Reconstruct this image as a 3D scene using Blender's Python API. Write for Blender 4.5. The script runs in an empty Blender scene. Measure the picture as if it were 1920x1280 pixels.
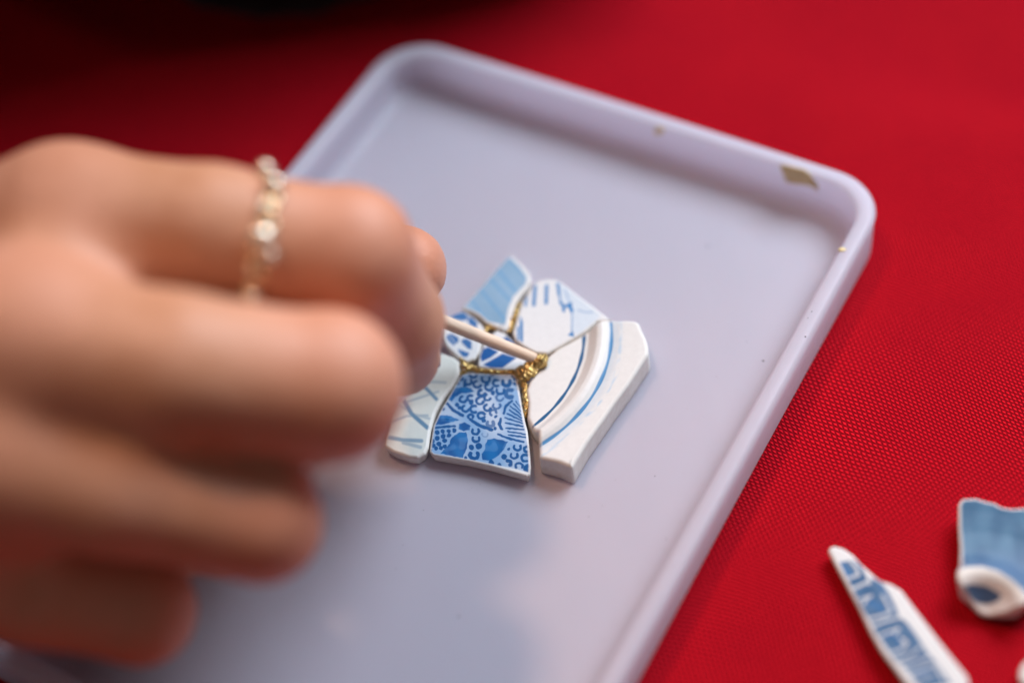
import bpy, math, random
import numpy as np
from mathutils import Matrix, Vector

random.seed(4); rng = np.random.default_rng(4)
MM = 0.001

# ------------------------------------------------------------------ camera
# orientation solved from the vanishing points of the tray's sides
F = 3194.0
R = np.array([[0.98613492, -0.16594551, 0.0],
              [-0.13052893, -0.77567109, 0.61749215],
              [-0.10247005, -0.60893058, -0.78657704]])
CAM = np.array([0.0, -0.19759749, 0.25170465])
def at(x, y, z=0.0):
    """traced point of the photograph -> world point in mm at height z (mm)"""
    d = R @ np.array([(x - 960) / F, (y - 640) / F, 1.0])
    t = (z * MM - CAM[2]) / d[2]
    return (CAM + t * d) / MM
def trace_px(P):
    """world mm (N,3) -> photograph coordinates, used to lay traced paint on the real surfaces"""
    c = (P * MM - CAM) @ R
    return np.stack([960 + F * c[:, 0] / c[:, 2], 640 + F * c[:, 1] / c[:, 2]], 1)

sc = bpy.context.scene
cam = bpy.data.objects.new('camera', bpy.data.cameras.new('camera'))
sc.collection.objects.link(cam)
m = Matrix.Identity(4)
for i in range(3):
    m[i][0] = R[i, 0]; m[i][1] = -R[i, 1]; m[i][2] = -R[i, 2]; m[i][3] = CAM[i]
cam.matrix_world = m
cam.data.sensor_width = 36.0; cam.data.lens = 36.0 * F / 1920
cam.data.clip_start = 0.01; cam.data.clip_end = 20
cam.data.dof.use_dof = True
cam.data.dof.focus_distance = 0.3010
cam.data.dof.aperture_fstop = 3.5
sc.camera = cam

# ------------------------------------------------------------------ world and lamps
w = bpy.data.worlds.new('World'); sc.world = w; w.use_nodes = True
bg = w.node_tree.nodes['Background']
bg.inputs[0].default_value = (0.97, 0.88, 0.86, 1); bg.inputs[1].default_value = 0.10

def aim(o, loc, target):
    o.location = Vector(loc)
    o.rotation_euler = (Vector(target) - Vector(loc)).to_track_quat('-Z', 'Y').to_euler()
def area(name, loc, target, size, power, col, size_y=None):
    l = bpy.data.lights.new(name, 'AREA'); l.energy = power; l.color = col; l.size = size
    if size_y: l.shape = 'RECTANGLE'; l.size_y = size_y
    o = bpy.data.objects.new(name, l); sc.collection.objects.link(o); aim(o, loc, target); return o
area('window_light', (0.33, 0.22, 0.40), (0.03, -0.02, 0), 0.34, 4.8, (0.78, 0.88, 1.0), 0.30)
sp = bpy.data.lights.new('warm_lamp', 'SPOT'); sp.energy = 15.5; sp.color = (1.0, 0.60, 0.40)
sp.shadow_soft_size = 0.065; sp.spot_size = math.radians(22); sp.spot_blend = 0.30
so = bpy.data.objects.new('warm_lamp', sp); sc.collection.objects.link(so)
aim(so, (-0.20, 0.22, 0.90), (0.065, -0.155, 0))

sc.view_settings.view_transform = 'Standard'; sc.view_settings.look = 'None'
sc.view_settings.gamma = 1; sc.view_settings.exposure = 0
sc.render.engine = 'CYCLES'
sc.cycles.use_denoising = True
sc.cycles.max_bounces = 10; sc.cycles.diffuse_bounces = 5; sc.cycles.transmission_bounces = 8
sc.cycles.glossy_bounces = 4

# ------------------------------------------------------------------ helpers
def mesh_obj(name, verts, faces, mat, parent=None, smooth=True, mm=True):
    me = bpy.data.meshes.new(name)
    v = np.asarray(verts, float) * (MM if mm else 1)
    me.from_pydata(v.tolist(), [], [tuple(int(i) for i in f) for f in faces])
    me.validate(); me.update()
    if smooth:
        me.polygons.foreach_set('use_smooth', [True] * len(me.polygons))
    me.materials.append(mat)
    o = bpy.data.objects.new(name, me); sc.collection.objects.link(o)
    if parent: o.parent = parent
    return o
def tag(o, label, cat, group=None):
    o['label'] = label; o['category'] = cat
    if group: o['group'] = group
    return o
def empty(name, loc):
    o = bpy.data.objects.new(name, None); o.empty_display_size = .01
    sc.collection.objects.link(o); o.location = Vector([float(a) for a in loc]); return o
def keep(o, parent):
    o.parent = parent; o.matrix_parent_inverse = Matrix.Translation(-parent.location); return o

class N:
    """tiny node builder"""
    def __init__(s, name):
        s.m = bpy.data.materials.new(name); s.m.use_nodes = True
        s.t = s.m.node_tree; s.p = s.t.nodes['Principled BSDF']; s.out = s.t.nodes['Material Output']
    def n(s, typ, **kw):
        nd = s.t.nodes.new(typ)
        for k, v in kw.items(): setattr(nd, k, v)
        return nd
    def link(s, a, b): s.t.links.new(a, b)
    def val(s, x, sock):
        if isinstance(x, (int, float)): sock.default_value = x
        elif isinstance(x, (tuple, list)): sock.default_value = tuple(x) if len(x) == len(sock.default_value) else tuple(x) + (1,)
        else: s.link(x, sock)
    def math(s, op, a, b=0.0, c=None, clamp=False):
        nd = s.n('ShaderNodeMath', operation=op, use_clamp=clamp)
        s.val(a, nd.inputs[0]); s.val(b, nd.inputs[1])
        if c is not None: s.val(c, nd.inputs[2])
        return nd.outputs[0]
    def mix(s, f, a, b):
        nd = s.n('ShaderNodeMix', data_type='RGBA')
        s.val(f, nd.inputs[0]); s.val(a, nd.inputs[6]); s.val(b, nd.inputs[7]); return nd.outputs[2]
    def noise(s, vec, scale, detail=3, rough=.5, dist=0):
        nd = s.n('ShaderNodeTexNoise'); s.link(vec, nd.inputs['Vector'])
        nd.inputs['Scale'].default_value = scale; nd.inputs['Detail'].default_value = detail
        nd.inputs['Roughness'].default_value = rough; nd.inputs['Distortion'].default_value = dist
        return nd.outputs[0]
    def ramp(s, x, lo, hi, a=0.0, b=1.0):
        nd = s.n('ShaderNodeMapRange'); s.val(x, nd.inputs[0])
        for i, v in enumerate((lo, hi, a, b)): nd.inputs[i + 1].default_value = v
        return nd.outputs[0]
    def bump(s, h, strength, dist):
        nd = s.n('ShaderNodeBump'); nd.inputs['Strength'].default_value = strength
        nd.inputs['Distance'].default_value = dist; s.link(h, nd.inputs['Height']); return nd.outputs[0]
    def obj(s): return s.n('ShaderNodeTexCoord').outputs['Object']
    def set(s, **kw):
        for k, v in kw.items(): s.val(v, s.p.inputs[k.replace('_', ' ')])

# ------------------------------------------------------------------ materials
def cloth_mat():
    k = N('red_woven_cotton'); co = k.obj()
    warp = k.n('ShaderNodeTexNoise'); k.link(co, warp.inputs['Vector']); warp.inputs['Scale'].default_value = 14
    warp.inputs['Detail'].default_value = 1
    sub = k.n('ShaderNodeVectorMath', operation='SUBTRACT'); k.link(warp.outputs[1], sub.inputs[0]); sub.inputs[1].default_value = (.5, .5, .5)
    sca = k.n('ShaderNodeVectorMath', operation='SCALE'); k.link(sub.outputs[0], sca.inputs[0]); sca.inputs['Scale'].default_value = .016
    fine = k.n('ShaderNodeTexNoise'); k.link(co, fine.inputs['Vector']); fine.inputs['Scale'].default_value = 260
    sub2 = k.n('ShaderNodeVectorMath', operation='SUBTRACT'); k.link(fine.outputs[1], sub2.inputs[0]); sub2.inputs[1].default_value = (.5, .5, .5)
    sca2 = k.n('ShaderNodeVectorMath', operation='SCALE'); k.link(sub2.outputs[0], sca2.inputs[0]); sca2.inputs['Scale'].default_value = .00045
    add = k.n('ShaderNodeVectorMath', operation='ADD'); k.link(co, add.inputs[0]); k.link(sca.outputs[0], add.inputs[1])
    add2 = k.n('ShaderNodeVectorMath', operation='ADD'); k.link(add.outputs[0], add2.inputs[0]); k.link(sca2.outputs[0], add2.inputs[1])
    se = k.n('ShaderNodeSeparateXYZ'); k.link(add2.outputs[0], se.inputs[0])
    # basket weave: raised thread crossings on the lattice spanned by LA and LB (metres)
    LA, LB = np.array(CLOTH_A), np.array(CLOTH_B)
    inv = np.linalg.inv(np.array([LA, LB]).T)
    lin = lambda r: k.math('ADD', k.math('MULTIPLY', se.outputs[0], float(r[0]) * 2 * math.pi), k.math('MULTIPLY', se.outputs[1], float(r[1]) * 2 * math.pi))
    cs = k.math('MULTIPLY_ADD', k.math('COSINE', lin(inv[0])), .5, .5); ct = k.math('MULTIPLY_ADD', k.math('COSINE', lin(inv[1])), .5, .5)
    top = k.math('MULTIPLY', k.math('POWER', cs, .8), k.math('POWER', ct, .7))
    under = k.math('MULTIPLY', k.math('SUBTRACT', 1.0, cs), k.math('SUBTRACT', 1.0, ct))
    vary = k.noise(co, 1300, 2, .5)
    h = k.math('ADD', k.math('MULTIPLY', top, k.ramp(vary, .3, .7, .8, 1.15)), k.math('MULTIPLY', under, .16))
    fib = k.noise(add2.outputs[0], 5200, 2, .6)
    h2 = k.math('ADD', h, k.math('MULTIPLY', fib, .22))
    big = k.noise(co, 38, 4, .6)
    base = k.mix(k.ramp(h2, .12, .80), (0.07, 0.0003, 0.003), (0.90, 0.011, 0.025))  # bright thread tops, dark gaps: highlight and shade put into the weave colour
    base = k.mix(k.ramp(big, .35, .7, 0, .35), base, (0.34, 0.002, 0.012))
    k.set(Base_Color=base, Roughness=.8, Specular_IOR_Level=.03, Sheen_Weight=.0, Sheen_Roughness=.4, Sheen_Tint=(1, .25, .3),
          Normal=k.bump(h2, 1.0, .0003))
    return k.m
CLOTH_A, CLOTH_B = (0.000045, -0.000905), (0.00080, -0.00052)

def silicone_mat():
    k = N('milky_silicone'); co = k.obj()
    big = k.noise(co, 22, 3, .5)
    col = k.mix(k.ramp(big, .3, .7), (0.75, 0.745, 0.86), (0.80, 0.755, 0.86))
    micro = k.noise(co, 900, 2, .5)
    nrm = k.bump(micro, .12, .0002)
    st = k.n('ShaderNodeMapping'); k.link(co, st.inputs[0]); st.inputs['Scale'].default_value = (1, .12, 1); st.inputs['Rotation'].default_value[2] = .6
    smear = k.noise(st.outputs[0], 160, 5, .65, .6)
    rough_v = k.ramp(smear, .35, .7, .30, .48)
    k.set(Base_Color=col, Roughness=rough_v, Specular_IOR_Level=.35, Normal=nrm)
    k.p.inputs['Subsurface Weight'].default_value = .5
    k.p.inputs['Subsurface Radius'].default_value = (.005, .0038, .004); k.p.inputs['Subsurface Scale'].default_value = 1
    tr = k.n('ShaderNodeBsdfTranslucent'); tr.inputs[0].default_value = (.86, .86, .92, 1)
    mx = k.n('ShaderNodeMixShader'); mx.inputs[0].default_value = .52
    k.link(k.p.outputs[0], mx.inputs[1]); k.link(tr.outputs[0], mx.inputs[2]); k.link(mx.outputs[0], k.out.inputs[0])
    return k.m

def ceramic_mat(name='glazed_ceramic'):
    k = N(name); co = k.obj()
    at_ = k.n('ShaderNodeAttribute', attribute_name='paint').outputs['Color']
    ed = k.n('ShaderNodeAttribute', attribute_name='edge').outputs['Fac']
    cloud = k.noise(co, 900, 4, .6)
    grain = k.noise(co, 4200, 3, .6)
    # pooled pigment: paint slightly uneven
    dens = k.ramp(cloud, .3, .7, .90, 1.07)
    hs = k.n('ShaderNodeHueSaturation'); k.link(at_, hs.inputs['Color']); k.link(dens, hs.inputs['Value'])
    glaze = k.mix(.35, at_, hs.outputs[0])
    pit = k.ramp(grain, .62, .78, 0, 1)
    body = k.mix(k.ramp(cloud, .35, .7), (0.80, 0.77, 0.72), (0.73, 0.68, 0.62))
    base = k.mix(ed, glaze, k.mix(k.math('MULTIPLY', pit, .35), body, (0.42, 0.36, 0.30)))
    k.set(Base_Color=base, Roughness=k.ramp(ed, 0, 1, .11, .62), Specular_IOR_Level=.07,
          Coat_Weight=k.ramp(ed, 0, 1, .0, 0), Coat_Roughness=.08,
          Normal=k.bump(k.math('ADD', k.math('MULTIPLY', cloud, .25), k.math('MULTIPLY', k.math('MULTIPLY', grain, ed), 1.0)), .3, .00012))
    k.p.inputs['Subsurface Weight'].default_value = 0
    k.p.inputs['Subsurface Radius'].default_value = (.0012, .0011, .001); k.p.inputs['Subsurface Scale'].default_value = 1
    return k.m

def skin_mat():
    k = N('skin'); co = k.obj()
    mott = k.noise(co, 75, 5, .6); fine = k.noise(co, 900, 4, .6)
    kn = k.n('ShaderNodeAttribute', attribute_name='flush').outputs['Fac']
    c = k.mix(k.ramp(mott, .3, .7), (0.54, 0.245, 0.130), (0.66, 0.335, 0.215))
    c = k.mix(k.math('MULTIPLY', kn, .45), c, (0.66, 0.25, 0.17))
    v = k.n('ShaderNodeTexVoronoi'); k.link(co, v.inputs['Vector']); v.inputs['Scale'].default_value = 900
    h = k.math('ADD', k.math('ADD', k.math('MULTIPLY', v.outputs[0], .5), fine), k.math('MULTIPLY', k.noise(co, 170, 3, .6), 3.0))
    k.set(Base_Color=c, Roughness=.52, Specular_IOR_Level=.35, Normal=k.bump(h, .4, .00018))
    k.p.inputs['Subsurface Weight'].default_value = 0
    k.p.inputs['Subsurface Radius'].default_value = (.0025, .0014, .0007); k.p.inputs['Subsurface Scale'].default_value = 1
    return k.m

def gold_mat(name, base, rough, cells, strength, metal=1.0):
    k = N(name); co = k.obj()
    v = k.n('ShaderNodeTexVoronoi'); k.link(co, v.inputs['Vector']); v.inputs['Scale'].default_value = cells
    gr = k.noise(co, cells * .35, 4, .6)
    c = k.mix(k.ramp(gr, .35, .7), base, tuple(min(1, b * 1.5 + .05) for b in base))
    # each flake lies at its own angle
    nm = k.n('ShaderNodeVectorMath', operation='SUBTRACT'); k.link(v.outputs['Color'], nm.inputs[0]); nm.inputs[1].default_value = (.5, .5, .5)
    ns = k.n('ShaderNodeVectorMath', operation='SCALE'); k.link(nm.outputs[0], ns.inputs[0]); ns.inputs['Scale'].default_value = strength
    geo = k.n('ShaderNodeNewGeometry')
    ad = k.n('ShaderNodeVectorMath', operation='ADD'); k.link(geo.outputs['Normal'], ad.inputs[0]); k.link(ns.outputs[0], ad.inputs[1])
    no = k.n('ShaderNodeVectorMath', operation='NORMALIZE'); k.link(ad.outputs[0], no.inputs[0])
    k.set(Base_Color=c, Metallic=metal, Roughness=rough, Normal=no.outputs[0])
    return k.m
def plain(name, col, rough=.5, metal=0.0, coat=0.0):
    k = N(name); co = k.obj()
    n_ = k.noise(co, 500, 3, .6)
    k.set(Base_Color=k.mix(k.ramp(n_, .3, .7), col, tuple(c * .86 for c in col)), Roughness=rough, Metallic=metal, Coat_Weight=coat)
    return k.m
def wood_mat():
    k = N('birch_wood'); co = k.obj()
    mp = k.n('ShaderNodeMapping'); k.link(co, mp.inputs[0]); mp.inputs['Scale'].default_value = (1, 1, .06)
    g = k.noise(mp.outputs[0], 4200, 4, .6, .4); b = k.noise(co, 220, 3, .6)
    c = k.mix(k.ramp(g, .3, .7), (0.88, 0.69, 0.53), (0.68, 0.48, 0.34))
    c = k.mix(k.ramp(b, .5, .75, 0, .5), c, (0.76, 0.57, 0.42))
    k.set(Base_Color=c, Roughness=.6, Normal=k.bump(g, .6, .0001))
    return k.m

M_CLOTH, M_SIL, M_CER, M_SKIN, M_WOOD = cloth_mat(), silicone_mat(), ceramic_mat(), skin_mat(), wood_mat()
M_PASTE = gold_mat('gold_glitter_paste', (0.42, 0.28, 0.09), .28, 5200, .75, .85)
M_FLAKE = plain('gold_paint_residue', (0.85, 0.66, 0.34), .5, 0)
M_RING = gold_mat('ring_gold', (0.72, 0.56, 0.36), .2, 800, .1)
M_RING_GLINT = plain('pale_gold_glint', (0.88, 0.76, 0.60), .16, .7, .5)
M_NAIL = plain('fingernail', (0.72, 0.40, 0.31), .3, 0.0, .3)
M_GLIT = plain('glitter', (0.9, 0.9, 0.92), .15, 1.0)
M_DUST = plain('dark_dust', (0.10, 0.09, 0.09), .7)

# ------------------------------------------------------------------ tablecloth
def cloth_h(x, y):
    """height of the cloth in mm (0 under the tray, gentle ripples elsewhere)"""
    r = .7 * np.sin(x * .031 + y * .017 + 1.2) + .5 * np.sin(x * .019 - y * .043 + .4) + .25 * np.sin(x * .09 + y * .05)
    q1 = (x * E1[0] + y * E1[1]); q2 = (x * E2[0] + y * E2[1])
    d = np.maximum(np.maximum(abs(q1 - T_C[0]) - T_H[0], abs(q2 - T_C[1]) - T_H[1]), 0)
    k = np.clip((d - 1) / 45, 0, 1); k = k * k * (3 - 2 * k)
    f0, f1 = at(60, 20)[:2], at(580, 280)[:2]; dv = (f1 - f0) / np.linalg.norm(f1 - f0)
    t_ = (x - f0[0]) * dv[0] + (y - f0[1]) * dv[1]; s_ = (x - f0[0]) * -dv[1] + (y - f0[1]) * dv[0]
    streak_ridge = 3.2 * np.exp(-(s_ / 6.5) ** 2) * (1 / (1 + np.exp((t_ - 30) / 6)))  # ridge added to catch the light as a reddish streak
    streak_ridge = streak_ridge + 1.2 * np.exp(-(((x - 105) * .35 + (y - 30) * .94) / 9) ** 2)  # second ridge added to vary the brightness of the cloth
    return k * (r * 1.4 - 1.3 + streak_ridge) - .02
E1 = np.array([0.59703183, 0.80221755]); E2 = np.array([0.80217525, -0.59708866])   # tray's long and short axes
T_LO, T_HI = np.array([-99.0, -57.5]), np.array([56.0, 52.5])
T_C = (T_LO + T_HI) / 2; T_H = (T_HI - T_LO) / 2
gx = np.linspace(-420, 420, 281); gy = np.linspace(-330, 620, 321)
X, Y = np.meshgrid(gx, gy)
Z = cloth_h(X, Y)
V = np.stack([X.ravel(), Y.ravel(), Z.ravel()], 1)
nx = len(gx)
idx = np.arange(len(gy) - 1)[:, None] * nx + np.arange(nx - 1)[None]
Fq = np.stack([idx, idx + 1, idx + nx + 1, idx + nx], -1).reshape(-1, 4)
cloth = mesh_obj('tablecloth', V, Fq, M_CLOTH)
tag(cloth, 'red woven cotton tablecloth under the milky tray', 'tablecloth')

# ------------------------------------------------------------------ tray
FLOOR = 1.6; RIM = 10.0
def rrect(inset, rad, n=14):
    """rounded rectangle in tray axes (mm), inset from the outside; always 4n points"""
    lo, hi = T_LO + inset, T_HI - inset
    r = max(rad, .4); pts = []
    for cx, cy, a0 in ((hi[0], hi[1], 0), (lo[0], hi[1], 90), (lo[0], lo[1], 180), (hi[0], lo[1], 270)):
        sx = -1 if cx == hi[0] else 1; sy = -1 if cy == hi[1] else 1
        for i in range(n):
            a = math.radians(a0 + 90 * i / (n - 1))
            pts.append((cx + sx * r + r * math.cos(a), cy + sy * r + r * math.sin(a)))
    # straight sides get points too, bowed a little as soft silicone does
    out = []
    for i, p in enumerate(pts):
        out.append(p)
        if (i + 1) % n == 0:
            q = pts[(i + 1) % len(pts)]
            for j in range(1, 12):
                t = j / 12; out.append((p[0] + (q[0] - p[0]) * t, p[1] + (q[1] - p[1]) * t))
    return np.array(out)
def bow(P, z):
    d = P.copy()
    t1 = (P[:, 0] - T_C[0]) / T_H[0]; t2 = (P[:, 1] - T_C[1]) / T_H[1]
    k = z / RIM
    d[:, 1] += .35 * k * (1 - t1 ** 2) * np.sign(t2) * abs(t2) ** 3
    d[:, 0] += .30 * k * (1 - t2 ** 2) * np.sign(t1) * abs(t1) ** 3
    return d
RO = 11.5
prof = [(4, 0, RO - 4), (.5, .0, RO - .5), (.12, .12, RO), (0, .5, RO), (0, 3, RO), (0, 6, RO), (0, 8.4, RO)]
for a in np.linspace(10, 80, 5): prof.append((1.2 - 1.2 * math.cos(math.radians(a)), RIM - 1.2 + 1.2 * math.sin(math.radians(a)), RO - 1))
prof.append((1.7, RIM, RO - 1.6)); prof.append((2.4, RIM, RO - 2.4))
for a in np.linspace(15, 85, 5): prof.append((2.5 + .9 * math.sin(math.radians(a)), RIM - .9 + .9 * math.cos(math.radians(a)), RO - 3))
prof.append((3.5, 6.5, RO - 3.4))
for a in np.linspace(0, 90, 9): prof.append((3.6 + 3.4 * (1 - math.cos(math.radians(a))), FLOOR + 3.4 * (1 - math.sin(math.radians(a))), RO - 3.6))
for s in (10, 16, 26, 38, 50, 54): prof.append((s, FLOOR, max(RO - 3.6 - (s - 7) * .5, .6)))
VT, FT = [], []; cnt = None
for ins, z, rad in prof:
    P = bow(rrect(ins, rad), z); cnt = len(P)
    W = P[:, :1] * E1 + P[:, 1:] * E2
    VT.append(np.column_stack([W, np.full(cnt, z)]))
for k in range(len(prof) - 1):
    for i in range(cnt):
        j = (i + 1) % cnt
        FT.append((k * cnt + i, (k + 1) * cnt + i, (k + 1) * cnt + j, k * cnt + j))
VT = np.vstack(VT)
FT.append(tuple(range(cnt))); FT.append(tuple(reversed(range((len(prof) - 1) * cnt, len(prof) * cnt))))
t_c = (T_C[:1] * E1 + T_C[1:] * E2)
tray = empty('silicone_tray', (t_c[0] * MM, t_c[1] * MM, 0))
tag(tray, 'milky translucent silicone mould tray with rounded corners holding the blue and white shards', 'tray')
body = keep(mesh_obj('tray_body', VT, FT, M_SIL), tray)
import bmesh
bm = bmesh.new(); bm.from_mesh(body.data); bmesh.ops.recalc_face_normals(bm, faces=bm.faces); bm.to_mesh(body.data); bm.free()

def flat_blob(name, pts, mat, parent, lift=.06, thick=.08):
    """thin residue patch that lies on a surface; pts are world mm points on it"""
    pts = np.array(pts); c = pts.mean(0)
    nrm = np.cross(pts[1] - pts[0], pts[2] - pts[0])
    for i in range(len(pts)):
        nn = np.cross(pts[i] - c, pts[(i + 1) % len(pts)] - c)
        nrm = nrm + nn if nn @ nrm >= 0 else nrm - nn
    nrm /= np.linalg.norm(nrm)
    if nrm @ (CAM / MM - c) < 0: nrm = -nrm
    n = len(pts); top = pts + nrm * lift; mid = c + (pts - c) * .8 + nrm * (lift + thick)
    V = np.vstack([pts - nrm * .15, top, mid, c + nrm * (lift + thick)])
    Fc = []
    for i in range(n):
        j = (i + 1) % n
        Fc += [(i, j, n + j, n + i), (n + i, n + j, 2 * n + j, 2 * n + i), (2 * n + i, 2 * n + j, 3 * n)]
    return keep(mesh_obj(name, V, Fc, mat), parent) if parent else mesh_obj(name, V, Fc, mat)
def on_far_wall(x, y):
    """point on the tray's far inner wall (plane: long axis = T_HI[0]-3.5) seen at x,y"""
    d = R @ np.array([(x - 960) / F, (y - 640) / F, 1.0]); o = CAM / MM
    t = (T_HI[0] - 3.45 - o[:2] @ E1) / (d[:2] @ E1)
    return o + d * t
def on_right_rim(x, y): return at(x, y, RIM + .02)
patch = [(1462, 310), (1476, 311), (1490, 315), (1506, 318), (1517, 326), (1524, 336), (1535, 350), (1533, 357), (1521, 349), (1506, 346), (1490, 345), (1474, 341), (1468, 327)]
flat_blob('gold_residue', [on_far_wall(*p) for p in patch], M_FLAKE, tray)
flat_blob('gold_residue', [on_far_wall(1236 + 9 * math.cos(a), 246 + 7 * math.sin(a) * (1 + .3 * math.cos(3 * a))) for a in np.arange(0, 6.28, .7)], M_FLAKE, tray)
flat_blob('gold_residue', [on_right_rim(1579 + 6 * math.cos(a) * (1 + .4 * math.cos(2 * a)), 468 + 4 * math.sin(a)) for a in np.arange(0, 6.28, .7)], M_FLAKE, tray)

# ------------------------------------------------------------------ painted shards
def seg_dist(P, a, b):
    a, b = np.array(a, float), np.array(b, float); d = b - a
    t = np.clip(((P - a) @ d) / max(d @ d, 1e-9), 0, 1)
    return np.hypot(*(P - a - t[:, None] * d).T)
def smooth01(x): x = np.clip(x, 0, 1); return x * x * (3 - 2 * x)
def stroke(P, pts, w, soft=1.2, taper=0):
    d = np.full(len(P), 1e9)
    for k, (a, b) in enumerate(zip(pts[:-1], pts[1:])): d = np.minimum(d, seg_dist(P, a, b))
    return smooth01((w / 2 - d) / soft + .5)
def inside(P, poly):
    x, y = P[:, 0], P[:, 1]; c = np.zeros(len(P), bool); n = len(poly)
    for i in range(n):
        x1, y1 = poly[i]; x2, y2 = poly[(i + 1) % n]
        if y1 == y2: continue
        c ^= ((y1 > y) != (y2 > y)) & (x < (x2 - x1) * (y - y1) / (y2 - y1) + x1)
    return c
def polygon(P, poly, soft=1.5):
    d = np.full(len(P), 1e9)
    for i in range(len(poly)): d = np.minimum(d, seg_dist(P, poly[i], poly[(i + 1) % len(poly)]))
    return smooth01(np.where(inside(P, poly), d, -d) / soft + .5)
def arc(c, r, a0, a1, n=9, ry=None):
    ry = ry or r
    return [(c[0] + r * math.cos(math.radians(a)), c[1] + ry * math.sin(math.radians(a))) for a in np.linspace(a0, a1, n)]
def zoomed(ox, oy, s): return lambda pts: [(ox + x / s, oy + y / s) for x, y in pts]

WHITE = np.array([0.80, 0.79, 0.77]); DEEP = np.array([0.003, 0.085, 0.28]); SKY = np.array([0.24, 0.39, 0.54])
def lerp(a, b, t): return a + (b - a) * t[:, None]
def noise2(P, s, seed=0):
    r = np.random.default_rng(seed); v = np.zeros(len(P))
    for i in range(9):
        a = r.uniform(0, 6.28); f = s * r.uniform(.5, 1.8); v += np.sin(P[:, 0] * f * math.cos(a) + P[:, 1] * f * math.sin(a) + r.uniform(0, 6.28))
    return v / 9 ** .5

def shard(name, outline, centre, label, ztop, zbot, paint, rings=110, n=440, bevel=.45, rough=.05, under=.35, group=None, round_=3, seed=0, edge_w=.35, closed_bottom=True, shrink=0.0):
    """broken piece of pottery: traced outline, real thickness, rounded glaze edge, paint on its top.
    ztop: number or function (N,2)->mm; zbot: mm"""
    zf = ztop if callable(ztop) else (lambda q: np.full(len(q), float(ztop)))
    pts = []
    for x, y in outline:
        z = zf(np.zeros((1, 2)))[0]
        for _ in range(6):
            p = at(x, y, z); z = zf(p[None, :2])[0]
        pts.append(p[:2])
    z = zf(np.zeros((1, 2)))[0]
    for _ in range(6): cc = at(*centre, z); z = zf(cc[None, :2])[0]
    c = cc[:2]; pts = np.array(pts)
    L = np.r_[0, np.cumsum(np.hypot(*(np.roll(pts, -1, 0) - pts).T))]
    closed = np.vstack([pts, pts[:1]])
    s = np.linspace(0, L[-1], n, endpoint=False)
    O = np.stack([np.interp(s, L, closed[:, i]) for i in (0, 1)], 1)
    for _ in range(round_): O = (np.roll(O, 1, 0) + O * 2 + np.roll(O, -1, 0)) / 4
    r = np.random.default_rng(seed + 11)
    tang = np.roll(O, -1, 0) - np.roll(O, 1, 0); nor = np.stack([tang[:, 1], -tang[:, 0]], 1); nor /= np.linalg.norm(nor, axis=1)[:, None]
    if ((O - c) * nor).sum(1).mean() < 0: nor = -nor
    for _ in range(6): nor = (np.roll(nor, 1, 0) + nor * 2 + np.roll(nor, -1, 0)) / 4
    t = s / L[-1] * 2 * math.pi
    wob = sum(r.normal(0, 1 / k ** .8) * np.sin(k * t + r.uniform(0, 6.28)) for k in (9, 14, 22, 31, 47, 63, 90)) * rough
    O = O + nor * (wob[:, None] - shrink)
    rows, edge = [], []
    def row(P2, z, e): rows.append(np.column_stack([P2, z])); edge.append(np.full(n, float(e)))
    zt = zf(O)
    side_w = sum(r.normal(0, 1 / k ** .8) * np.sin(k * t + r.uniform(0, 6.28)) for k in (5, 9, 17, 33)) * rough * 2
    low = np.minimum(zbot + .25, zt - .1)
    row(O - nor * (under + .25), np.full(n, zbot), 1)
    row(O - nor * under, low, 1)
    for f in (.25, .5, .72, .9):
        row(O - nor * (under * (1 - f) + side_w[:, None] * math.sin(f * 3.14) * .6), low + (zt - bevel - low) * f, 1)
    for k, a in enumerate((0, 25, 50, 75, 90)):
        a = math.radians(a); q = O - nor * bevel * (1 - math.cos(a)); row(q, zf(q) - bevel * (1 - math.sin(a)), .8 if k < 2 else .35 if k < 4 else 0)
    I = O - nor * bevel
    Is = I.copy(); cum = 0
    for f in np.linspace(1, 0, rings + 1)[1:-1]:
        if cum < 60:
            for _ in range(2): Is = (np.roll(Is, 1, 0) + Is * 2 + np.roll(Is, -1, 0)) / 4
            cum += 1
        f2 = f ** .9; q = c + (Is - c) * f2; row(q, zf(q), 0)
    Vv = np.vstack(rows); E = np.concatenate(edge); nr = len(rows)
    Fq = []
    base = np.arange(n); nxt = (base + 1) % n
    for k in range(nr - 1): Fq.append(np.stack([k * n + base, k * n + nxt, (k + 1) * n + nxt, (k + 1) * n + base], 1))
    Fq = np.vstack(Fq).tolist()
    Vv = np.vstack([Vv, [[c[0], c[1], zf(c[None])[0]]]]); E = np.r_[E, 0]; last = len(Vv) - 1
    Fq += [((nr - 1) * n + i, (nr - 1) * n + (i + 1) % n, last) for i in range(n)]
    Fq.append(tuple(reversed(range(n))))
    o = mesh_obj(name, Vv, Fq, M_CER)
    P = trace_px(Vv)
    # distance to the outline, for the bare rim where the glaze has chipped
    dist = np.full(len(Vv), 1e9)
    for i in range(0, n, 4): dist = np.minimum(dist, seg_dist(Vv[:, :2], O[i], O[(i + 4) % n]))
    col = paint(P, Vv, dist)
    col = np.clip(col * .93, .003, .9)
    ca = o.data.color_attributes.new('paint', 'FLOAT_COLOR', 'POINT')
    ca.data.foreach_set('color', np.column_stack([col, np.ones(len(col))]).astype(np.float32).ravel())
    ea = o.data.attributes.new('edge', 'FLOAT', 'POINT'); ea.data.foreach_set('value', E.astype(np.float32))
    bm = bmesh.new(); bm.from_mesh(o.data); bmesh.ops.recalc_face_normals(bm, faces=bm.faces); bm.to_mesh(o.data); bm.free()
    base_pt = Vector((c[0] * MM, c[1] * MM, zbot * MM))
    o.data.transform(Matrix.Translation(-base_pt)); o.location = base_pt
    tag(o, label, 'pottery shard', group)
    return o
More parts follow.
